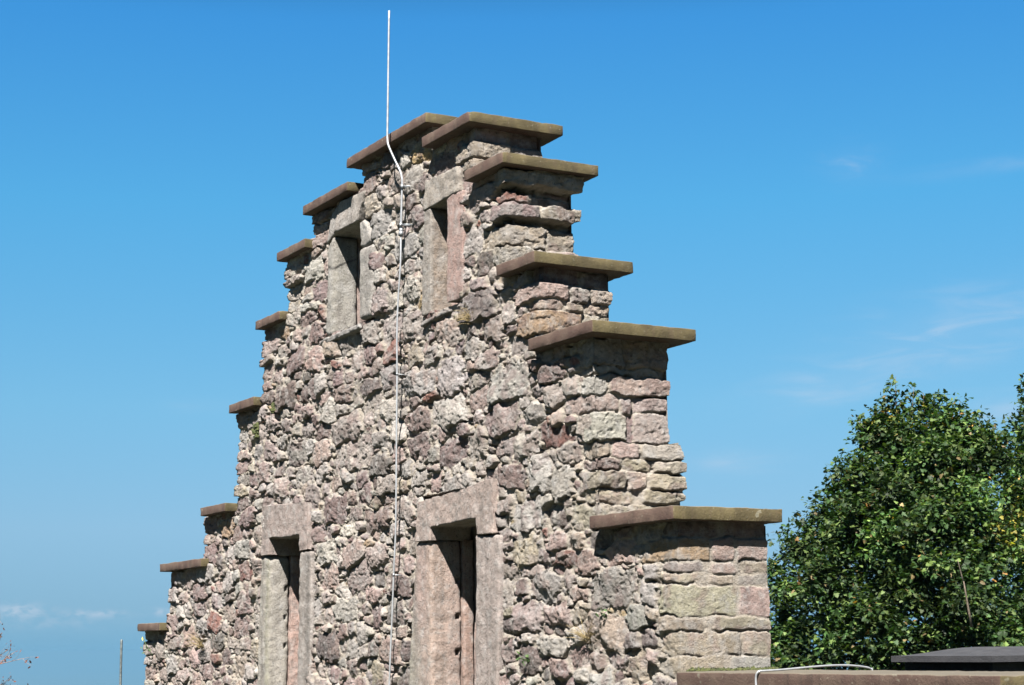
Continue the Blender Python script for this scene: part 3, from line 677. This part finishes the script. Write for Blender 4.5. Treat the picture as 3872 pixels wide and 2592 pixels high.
# ------------------------------------------------------------------ leaves and trees
def maple_leaf():
    # 5-lobed outline, tip along +x, unit length, fan from the centre; slight fold
    o = [(-.05, 0), (-.02, .20), (-.30, .42), (.05, .36), (.18, .62), (.36, .30), (.62, .34), (1.0, 0), (.62, -.34), (.36, -.30), (.18, -.62), (.05, -.36), (-.30, -.42), (-.02, -.20)]
    V = [(.22, 0, .02)] + [(x, y, -.10*abs(y) - .08*x*x) for x, y in o]
    F = [(0, 1+k, 1+(k+1) % len(o)) for k in range(len(o))]
    return np.array(V), np.array(F)
def small_leaf():
    o = [(0, 0), (.35, .22), (.8, .14), (1, 0), (.8, -.14), (.35, -.22)]
    V = [(x, y, -.12*x*x - .1*abs(y)) for x, y in o]; F = [(0, 1, 2), (0, 2, 3), (0, 3, 4), (0, 4, 5)]
    return np.array(V), np.array(F)
def scatter(tmpl, pos, tip, nrm, size):
    LV, LF = tmpl; n = len(pos); k = len(LV)
    t = tip/np.linalg.norm(tip, axis=1)[:, None]
    nn = nrm - t*np.sum(nrm*t, axis=1)[:, None]; nn /= np.linalg.norm(nn, axis=1)[:, None] + 1e-9
    b = np.cross(nn, t)
    V = pos[:, None] + size[:, None, None]*(LV[None, :, 0, None]*t[:, None] + LV[None, :, 1, None]*b[:, None] + LV[None, :, 2, None]*nn[:, None])
    F = LF[None] + (np.arange(n)*k)[:, None, None]
    return V.reshape(-1, 3), F.reshape(-1, 3), k
def leafy(name, lumps, trunk_base, label, dens, lsize, yellow=None, parent_name='broadleaf_tree', spires=(), seedn=1, limbs=()):
    """lumps: (u, v, radius in view px, depth)"""
    r = np.random.default_rng(seedn); up = np.array([0, 0, 1.])
    P_, T_, N_, S_ = [], [], [], []; tone = []
    twigs = []
    def shoot(p0, d, L, nl, sz):
        d = d/np.linalg.norm(d)
        for q in range(nl):
            f = (q+.6)/nl; a = p0 + d*L*f + r.normal(0, .035, 3)
            side = r.normal(0, 1, 3); side -= d*(side@d); side /= np.linalg.norm(side)
            o = side*.9 + d*.55 - up*.12
            P_.append(a + side*r.uniform(.03, .16)*(1.15-f*.6)); T_.append(o + r.normal(0, .3, 3) - up*.28); N_.append(up*1.0 + side*.45 + r.normal(0, .34, 3)); S_.append(sz*r.uniform(.6, 1.2))
    cs = []
    for (u, v, rp, dep) in lumps:
        c = at(u, v, dep); R = rp*1.6533/FPX*dep; cs.append((c, R))
    boughs = []
    for (c, R) in cs:
        boughs.append((c - UP*R*.15, R*.62))
        for q in range(7):
            d = r.normal(0, 1, 3); d /= np.linalg.norm(d)
            if d[2] < -.5: d[2] *= -.5
            boughs.append((c + d*R*r.uniform(.55, .95), R*r.uniform(.22, .40)))
    for (c, R) in boughs:
        start = len(P_)
        n = int(dens*R*R*260)
        d = r.normal(0, 1, (n, 3)); d /= np.linalg.norm(d, axis=1)[:, None]
        for q in d:
            rad = R*r.uniform(.45, 1.0)
            p0 = c + q*rad*np.array([1, 1, .92])
            dd = q + up*.55 + r.normal(0, .3, 3)
            shoot(p0, dd, r.uniform(.22, .5), int(r.uniform(8, 14)), lsize)
        m = int(dens*R**3*1100)                                  # inner leaves that stop the light
        d = r.normal(0, 1, (m, 3)); d /= np.linalg.norm(d, axis=1)[:, None]; rad = R*.72*r.uniform(0, 1, m)**.5
        P_ += list(c + d*rad[:, None]); T_ += list(r.normal(0, 1, (m, 3))); N_ += list(up + r.normal(0, .7, (m, 3))); S_ += list(lsize*1.5*r.uniform(.7, 1.2, m))
        tone += [math.exp(r.normal(-.06, .38))]*(len(P_)-start)
    for (u, v, u2, v2, dep) in spires:
        a = at(u2, v2, dep); b = at(u, v, dep); L = np.linalg.norm(b-a)
        twigs.append((a, b, .010))
        for k in range(int(L/.055)):
            t = (k+r.uniform(0, 1))*.055/L
            w = .30*(1-t*.65)
            side = r.normal(0, 1, 3); side[2] *= .3; side /= np.linalg.norm(side)
            shoot(a + (b-a)*t, side + up*.4, w+.06, 6, lsize*1.05)
    P = np.array(P_); Tt = np.array(T_); Nn = np.array(N_); S = np.array(S_)
    V, F, k = scatter(maple_leaf(), P, Tt, Nn, S)
    n = len(P)
    tone = np.array(tone + [1.]*(n-len(tone)))
    base = np.array([.0155, .034, .0085]); c = base*(np.exp(r.normal(0, .28, n)))[:, None]
    t = r.uniform(0, 1, n)
    c = np.where((t < .30)[:, None], np.array([.050, .074, .019])*np.exp(r.normal(0, .2, n))[:, None], c)
    c = np.where((t > .993)[:, None], np.array([.15, .08, .02]), c); c = np.where(((t > .972) & (t < .993))[:, None], np.array([.10, .075, .034]), c)
    c = c*tone[:, None]
    if yellow:
        for (u, v, rp, dep, pr) in yellow:
            d = np.linalg.norm(P-at(u, v, dep), axis=1)/(rp*1.6533/FPX*dep)
            pick = r.uniform(0, 1, n) < pr*np.exp(-d*d)
            c[pick] = np.array([.15, .13, .02])*np.exp(r.normal(0, .3, pick.sum()))[:, None]
    root = empty(name, trunk_base); tag(root, label, 'tree')
    link_mesh('crown', V, F, LEAF, root, False, np.repeat(c, k, axis=0))
    tb = np.array(trunk_base); ztop = max(cc[0][2] for cc in cs); mid = np.mean([cc[0] for cc in cs], axis=0)
    topp = np.array([mid[0], mid[1], ztop]); pts = [tb + (topp-tb)*f*.88 + np.array([.12*math.sin(7*f), .12*math.cos(5*f), 0])*(f > 0) for f in np.linspace(0, 1, 9)]
    V, F = tube(smooth_path(pts, 3), np.interp(np.linspace(0, 1, 25), [0, .15, 1], [.24, .17, .02]), 10); link_mesh('trunk', V, F, BARK, root)
    for (cc, R) in cs:
        f = np.clip((cc[2]-R*.9-tb[2])/(topp[2]-tb[2]), .25, .9); a = tb + (topp-tb)*f
        e = cc + (cc-a)*.12; q = (a+e)/2 + np.array([0, 0, -.12])
        V, F = tube(smooth_path([a, q, e], 5), np.linspace(.055*(1.1-f), .01, 11), 7); link_mesh('limb', V, F, BARK, root)
    for (ua, va, ub, vb, dep, rr) in limbs: twigs.append((at(ua, va, dep), at(ub, vb, dep), rr))
    for a, b, rr in twigs:
        V, F = tube(np.linspace(a, b, 4), np.linspace(rr, rr*.4, 4), 6); link_mesh('branch', V, F, BARK, root)
    print(name, n, 'leaves')
    return root
D1 = 36.
L1_ = [(2060, 1010, 85, D1), (2150, 1010, 85, D1-.3), (2110, 1080, 120, D1-.8), (2200, 1060, 90, D1), (2235, 1040, 60, D1+.6), (2010, 1010, 50, D1+.3), (1995, 1090, 70, D1-.2), (1945, 1130, 55, D1-.5), (2040, 1150, 110, D1-1.3),
       (2170, 1180, 130, D1-1.5), (1900, 1200, 75, D1-.6), (1985, 1240, 105, D1-1.6), (1850, 1260, 60, D1-.4), (2090, 1290, 130, D1-2.2), (2240, 1270, 110, D1-1.4), (1910, 1330, 100, D1-1.6), (1815, 1340, 62, D1-.6), (2010, 1390, 110, D1-2.4),
       (2180, 1400, 120, D1-2.6), (1820, 1430, 75, D1-1.0), (1900, 1460, 90, D1-2.2), (2080, 1490, 110, D1-2.8), (2260, 1400, 100, D1-2.0), (2250, 1500, 110, D1-2.6), (1830, 1530, 80, D1-1.8), (1795, 1470, 60, D1-.8), (1800, 1560, 70, D1-1.2), (1960, 1560, 110, D1-2.6), (2150, 1590, 110, D1-2.8)]
b1 = at(2090, 1500, D1)
leafy('maple_tree', L1_, (b1[0], b1[1], ZBASE), 'big dense dark green maple with pointed leafy tips behind the wall', 1.0, .094,
      yellow=[(2050, 960, 60, D1, .10), (2310, 1215, 45, D1-1.6, .4)], spires=[(2048, 862, 2050, 960, D1-.2), (2090, 886, 2085, 960, D1), (2136, 900, 2138, 960, D1), (1965, 958, 1990, 1010, D1), (1908, 1076, 1930, 1130, D1-.2), (2282, 985, 2275, 1030, D1+.3), (2195, 918, 2195, 970, D1), (1790, 1215, 1815, 1280, D1), (1952, 1062, 1970, 1100, D1), (1898, 1080, 1925, 1160, D1-.3), (1960, 950, 1988, 1040, D1), (2020, 905, 2035, 980, D1), (2112, 900, 2115, 960, D1), (2165, 905, 2165, 970, D1), (1828, 1182, 1850, 1250, D1-.4), (1765, 1300, 1790, 1350, D1-.4), (2240, 950, 2240, 1010, D1+.4)],
      limbs=[(2222, 1435, 2204, 1330, D1-3.7, .028), (2204, 1335, 2190, 1280, D1-3.5, .016)], seedn=4)
D2 = 40.
L2_ = [(2400, 940, 80, D2), (2390, 1040, 85, D2), (2345, 1010, 40, D2-.4), (2440, 1060, 110, D2), (2360, 1130, 75, D2-.8), (2350, 1240, 85, D2-1.6), (2400, 1360, 110, D2-1.6), (2370, 1480, 110, D2-1.6), (2480, 1250, 120, D2), (2330, 1550, 90, D2-2), (2325, 1090, 55, D2-1.6), (2318, 1180, 70, D2-2.6)]
b2 = at(2420, 1500, D2)
leafy('maple_tree', L2_, (b2[0], b2[1], ZBASE), 'maple with a yellowing patch of leaves, cut off by the right picture edge', 1.0, .094,
      yellow=[(2310, 1215, 60, D2-3, .85), (2340, 1250, 60, D2-3, .7)], spires=[(2335, 868, 2360, 930, D2), (2308, 950, 2335, 1000, D2)], seedn=9)

def bare_tree():
    r = np.random.default_rng(6); D3 = 26.
    b = at(-120, 1700, D3); root = empty('sparse_tree', (b[0], b[1], ZBASE-1)); tag(root, 'sparse thin branches with few reddish brown leaves at the lower left edge', 'tree')
    parts = []; leaf = []
    def branch(a, bb, r0, depth):
        a = np.array(a); bb = np.array(bb); L = np.linalg.norm(bb-a); mid = (a+bb)/2 + r.normal(0, .05*L, 3)
        pts = smooth_path([a, mid, bb], 4); parts.append(tube(pts, np.linspace(r0, r0*.45, len(pts)), 6))
        if depth == 0:
            for k in range(2): leaf.append(bb + r.normal(0, .03, 3))
            return
        for k in range(4):
            t = r.uniform(.3, 1); p0 = pts[int(t*(len(pts)-1))]; d = (bb-a)/L + r.normal(0, .55, 3)
            branch(p0, p0 + d/np.linalg.norm(d)*L*r.uniform(.3, .55), r0*.5, depth-1)
    tr = [(b[0], b[1], ZBASE-1), (b[0], b[1], -6.2), tuple(at(-70, 1600, D3))]
    parts.append(tube(smooth_path(tr, 5), np.linspace(.11, .035, 11), 8))
    for (ua, va, ub, vb, rr) in ((-70, 1600, 33, 1492, .012), (-70, 1600, 0, 1450, .012), (-70, 1600, 14, 1562, .010), (-70, 1600, -60, 1430, .014), (-70, 1600, -10, 1500, .010), (-80, 1620, 5, 1590, .010)):
        branch(at(ua, va, D3), at(ub, vb, D3 + r.uniform(-.4, .4)), rr, 2)
    V, F = merge(parts); link_mesh('branches', V, F, TWIG, root)
    P = np.array(leaf); n = len(P)
    V, F, k = scatter(small_leaf(), P, r.normal(0, 1, (n, 3)) - np.array([0, 0, .6]), r.normal(0, 1, (n, 3)), r.uniform(.035, .07, n))
    c = np.array([.08, .036, .03])*np.exp(r.normal(0, .4, n))[:, None]
    link_mesh('crown', V, F, LEAF, root, False, np.repeat(c, k, axis=0))
bare_tree()

# ------------------------------------------------------------------ plants growing from the joints
def tuft(name, pos, n, L, mat, label, cat, spread=.5, droop=.4, w=.004, seedn=0, group=None):
    r = np.random.default_rng(seedn); parts = []
    for k in range(n):
        d = np.array([r.normal(0, spread), -abs(r.normal(.55, .3)), r.uniform(.2, 1)]); d /= np.linalg.norm(d); l = L*r.uniform(.5, 1)
        a = np.array(pos) + r.normal(0, .012, 3); b = a + d*l*.6; c = b + (d - np.array([0, 0, droop*1.6]))*l*.45
        pts = smooth_path([a, b, c], 3); parts.append(tube(pts, np.linspace(w*.55, w*.15, len(pts)), 4, False))
    V, F = merge(parts); return tag(link_mesh(name, V, F, mat), label, cat, group)
tuft('grass_tuft', (2.20, .07, -.86), 46, .20, DRY, 'dry straw coloured grass tuft hanging below the upper right window', 'grass tuft', seedn=1)
tuft('grass_tuft', (-3.67, .07, -3.27), 50, .26, DRY, 'dry brown grass tuft near the lowest left step', 'grass tuft', seedn=2)
tuft('grass_tuft', (3.76, .07, -3.26), 40, .20, DRY, 'dry grass tuft on the wall between the doorway and the low right corner', 'grass tuft', .7, .2, seedn=3)
def sprig(pos, n, s, label, seedn):
    r = np.random.default_rng(seedn)
    P = np.array(pos) + r.normal(0, s*.45, (n, 3)); tp = r.normal(0, 1, (n, 3)) + np.array([0, -.8, .3])
    V, F, k = scatter(small_leaf(), P, tp, r.normal(0, .5, (n, 3)) + np.array([0, -.4, 1]), r.uniform(.4, .8, n)*s)
    st, sf = merge([tube([np.array(pos)+(0, .06, -s*.5), p], .002, 4, False) for p in P[:8]])
    V2 = np.concatenate([V, st]); F2 = [list(f) for f in F] + [[i+len(V) for i in q] for q in sf]
    return tag(link_mesh('sprig', V2, F2, GREENM, None, False), label, 'plant')
sprig((2.96, .05, -3.375), 22, .055, 'small green sprig in a joint just right of the doorway jamb', 5)
sprig((4.0, .05, -3.10), 22, .05, 'small green sprig in a joint under the big pale stone at right', 6)
def flower():
    b = np.array([-5.36, .03, -3.29]); root = empty('flower', tuple(b)); tag(root, 'tiny yellow flower on a green stalk under the lowest left coping slab', 'flower')
    parts = [tube(smooth_path([b+(0, .06, -.05), b+(.01, -.01, .05), b+(-.03, -.03, .12)], 4), .004, 5)]
    r = np.random.default_rng(3)
    V, F, k = scatter(small_leaf(), b + r.normal(0, .03, (10, 3)), r.normal(0, 1, (10, 3)), r.normal(0, 1, (10, 3)), np.full(10, .035))
    v, f = merge(parts + [(V, [list(q) for q in F])]); link_mesh('stalk', v, f, GREENM, root, False)
    h = b+(-.03, -.035, .125); th = np.arange(9)*2*math.pi/9
    V, F, k = scatter(small_leaf(), np.repeat(h[None], 9, 0), np.stack([np.cos(th), -.5+0*th, np.sin(th)], 1), np.tile([0., -1, .3], (9, 1)), np.full(9, .026))
    link_mesh('petals', V, F, YEL, root, False)
flower()
def moss(pos, ext, n, s, label, seedn):
    r = np.random.default_rng(seedn); parts = []
    ph = [(math.sin(t)*math.cos(q), math.sin(t)*math.sin(q), math.cos(t)) for t in (.3, .9, 1.5, 2.2) for q in np.arange(6)*math.pi/3]
    sph = np.array(ph); F0 = [[a*6+k, a*6+(k+1) % 6, (a+1)*6+(k+1) % 6, (a+1)*6+k] for a in range(3) for k in range(6)] + [[0, 1, 2, 3, 4, 5]]
    for k in range(n):
        c = np.array(pos) + r.uniform(-1, 1, 3)*np.array(ext); q = sph*r.uniform(.5, 1, 3)*s*r.uniform(.6, 1.3); parts.append((c + q*(1+.3*r.normal(0, 1, (24, 1))), F0))
    V, F = merge(parts); return tag(link_mesh('moss_patch', V, F, MOSSM, None, True), label, 'moss', None, 'stuff')
moss((4.86, .45, -3.462), (.025, .34, .004), 260, .014, 'green moss along the joint between the low coping slab and the wall', 1)
moss((-2.27, .075, -1.19), (.05, .01, .06), 60, .02, 'dark moss patch in a joint beside a left step', 2)
moss((-1.80, .075, -1.02), (.05, .01, .04), 40, .018, 'small moss patch below the fourth left step', 3)

# ------------------------------------------------------------------ terrain
def terrain():
    rad = np.concatenate([np.linspace(0, 40, 12), np.geomspace(46, 90000, 60)]); th = np.linspace(0, 2*math.pi, 97)[:-1]
    V = [(0, 0, ZBASE+.25)]; F = []
    for r_ in rad[1:]:
        for t in th:
            x, y = r_*math.cos(t), r_*math.sin(t)
            V.append((x, y, ZBASE + .25 - 520*float(sstep(35, 1500, np.array(r_))) - .12*min(max(r_-20, 0), 400)))
    m = len(th)
    for k in range(m): F.append([0, 1+k, 1+(k+1) % m])
    for i in range(len(rad)-2):
        for k in range(m):
            a = 1+i*m; F.append([a+k, a+m+k, a+m+(k+1) % m, a+(k+1) % m])
    m_, nt, N, L, P = new_mat('hill_grass'); b = NB(nt)
    v = b.mix(b.ramp(b.noise(.15, 6), .35, .65), (.022, .034, .015), (.04, .048, .024))
    v = b.mix(b.ramp(b.noise(.0009, 6), .45, .6, 0, .7), v, (.05, .05, .032))
    L.new(v, P.inputs['Base Color']); P.inputs['Roughness'].default_value = .95
    tag(link_mesh('ground', np.array(V), F, m_), kind='structure')
terrain()

# ------------------------------------------------------------------ added trees, unseen behind the camera, that cut the sky fill
def added_wood():
    r = np.random.default_rng(8); parts_v = []; parts_f = []; n0 = 0
    m_ = mat_plain('added_wood_foliage', (.012, .022, .007), (.035, .05, .015), 1.2, .8, 0, .3, 3)
    nu, nv = 14, 9
    for k in range(150):
        a = math.radians(r.uniform(-155, 72)); R = r.uniform(33, 47); h = r.uniform(7, 11)
        w = r.uniform(2.6, 4.0); cx_, cy_ = 5+R*math.cos(a), -3+R*math.sin(a)
        u = np.linspace(0, 2*math.pi, nu, endpoint=False); v = np.linspace(.05, math.pi-.05, nv)
        P = np.stack([np.outer(np.sin(v), np.cos(u)), np.outer(np.sin(v), np.sin(u)), np.outer(np.cos(v), np.ones(nu))], -1).reshape(-1, 3)
        P = P*np.array([w, w, (h+9.5)/2]) + np.array([cx_, cy_, (h-9.5)/2]); P += .55*np.stack([vn(P, 1.6, 400+i) for i in range(3)], 1)
        parts_v.append(P); f = [[i*nu+j, (i+1)*nu+j, (i+1)*nu+(j+1) % nu, i*nu+(j+1) % nu] for i in range(nv-1) for j in range(nu)]
        parts_f.append(np.array(f)+n0); n0 += len(P)
    tag(link_mesh('added_wood', np.concatenate(parts_v), np.concatenate(parts_f), m_), kind='stuff')
added_wood()

# ------------------------------------------------------------------ haze over the plain
def haze():
    s = 60000.; z0, z1 = -620., 14.
    V = [(x, y, z) for z in (z0, z1) for y in (-s, s) for x in (-s, s)]
    F = [[0, 2, 3, 1], [4, 5, 7, 6], [0, 1, 5, 4], [2, 6, 7, 3], [0, 4, 6, 2], [1, 3, 7, 5]]
    m, nt, N, L, P = new_mat('haze_air'); N.remove(P)
    vol = N.new('ShaderNodeVolumePrincipled'); vol.inputs['Color'].default_value = (.098, .205, .305, 1); vol.inputs['Density'].default_value = .00008; vol.inputs['Anisotropy'].default_value = 0
    L.new(vol.outputs[0], N['Material Output'].inputs['Volume'])
    tag(link_mesh('haze', np.array(V), F, m, None, False), kind='stuff')
haze()
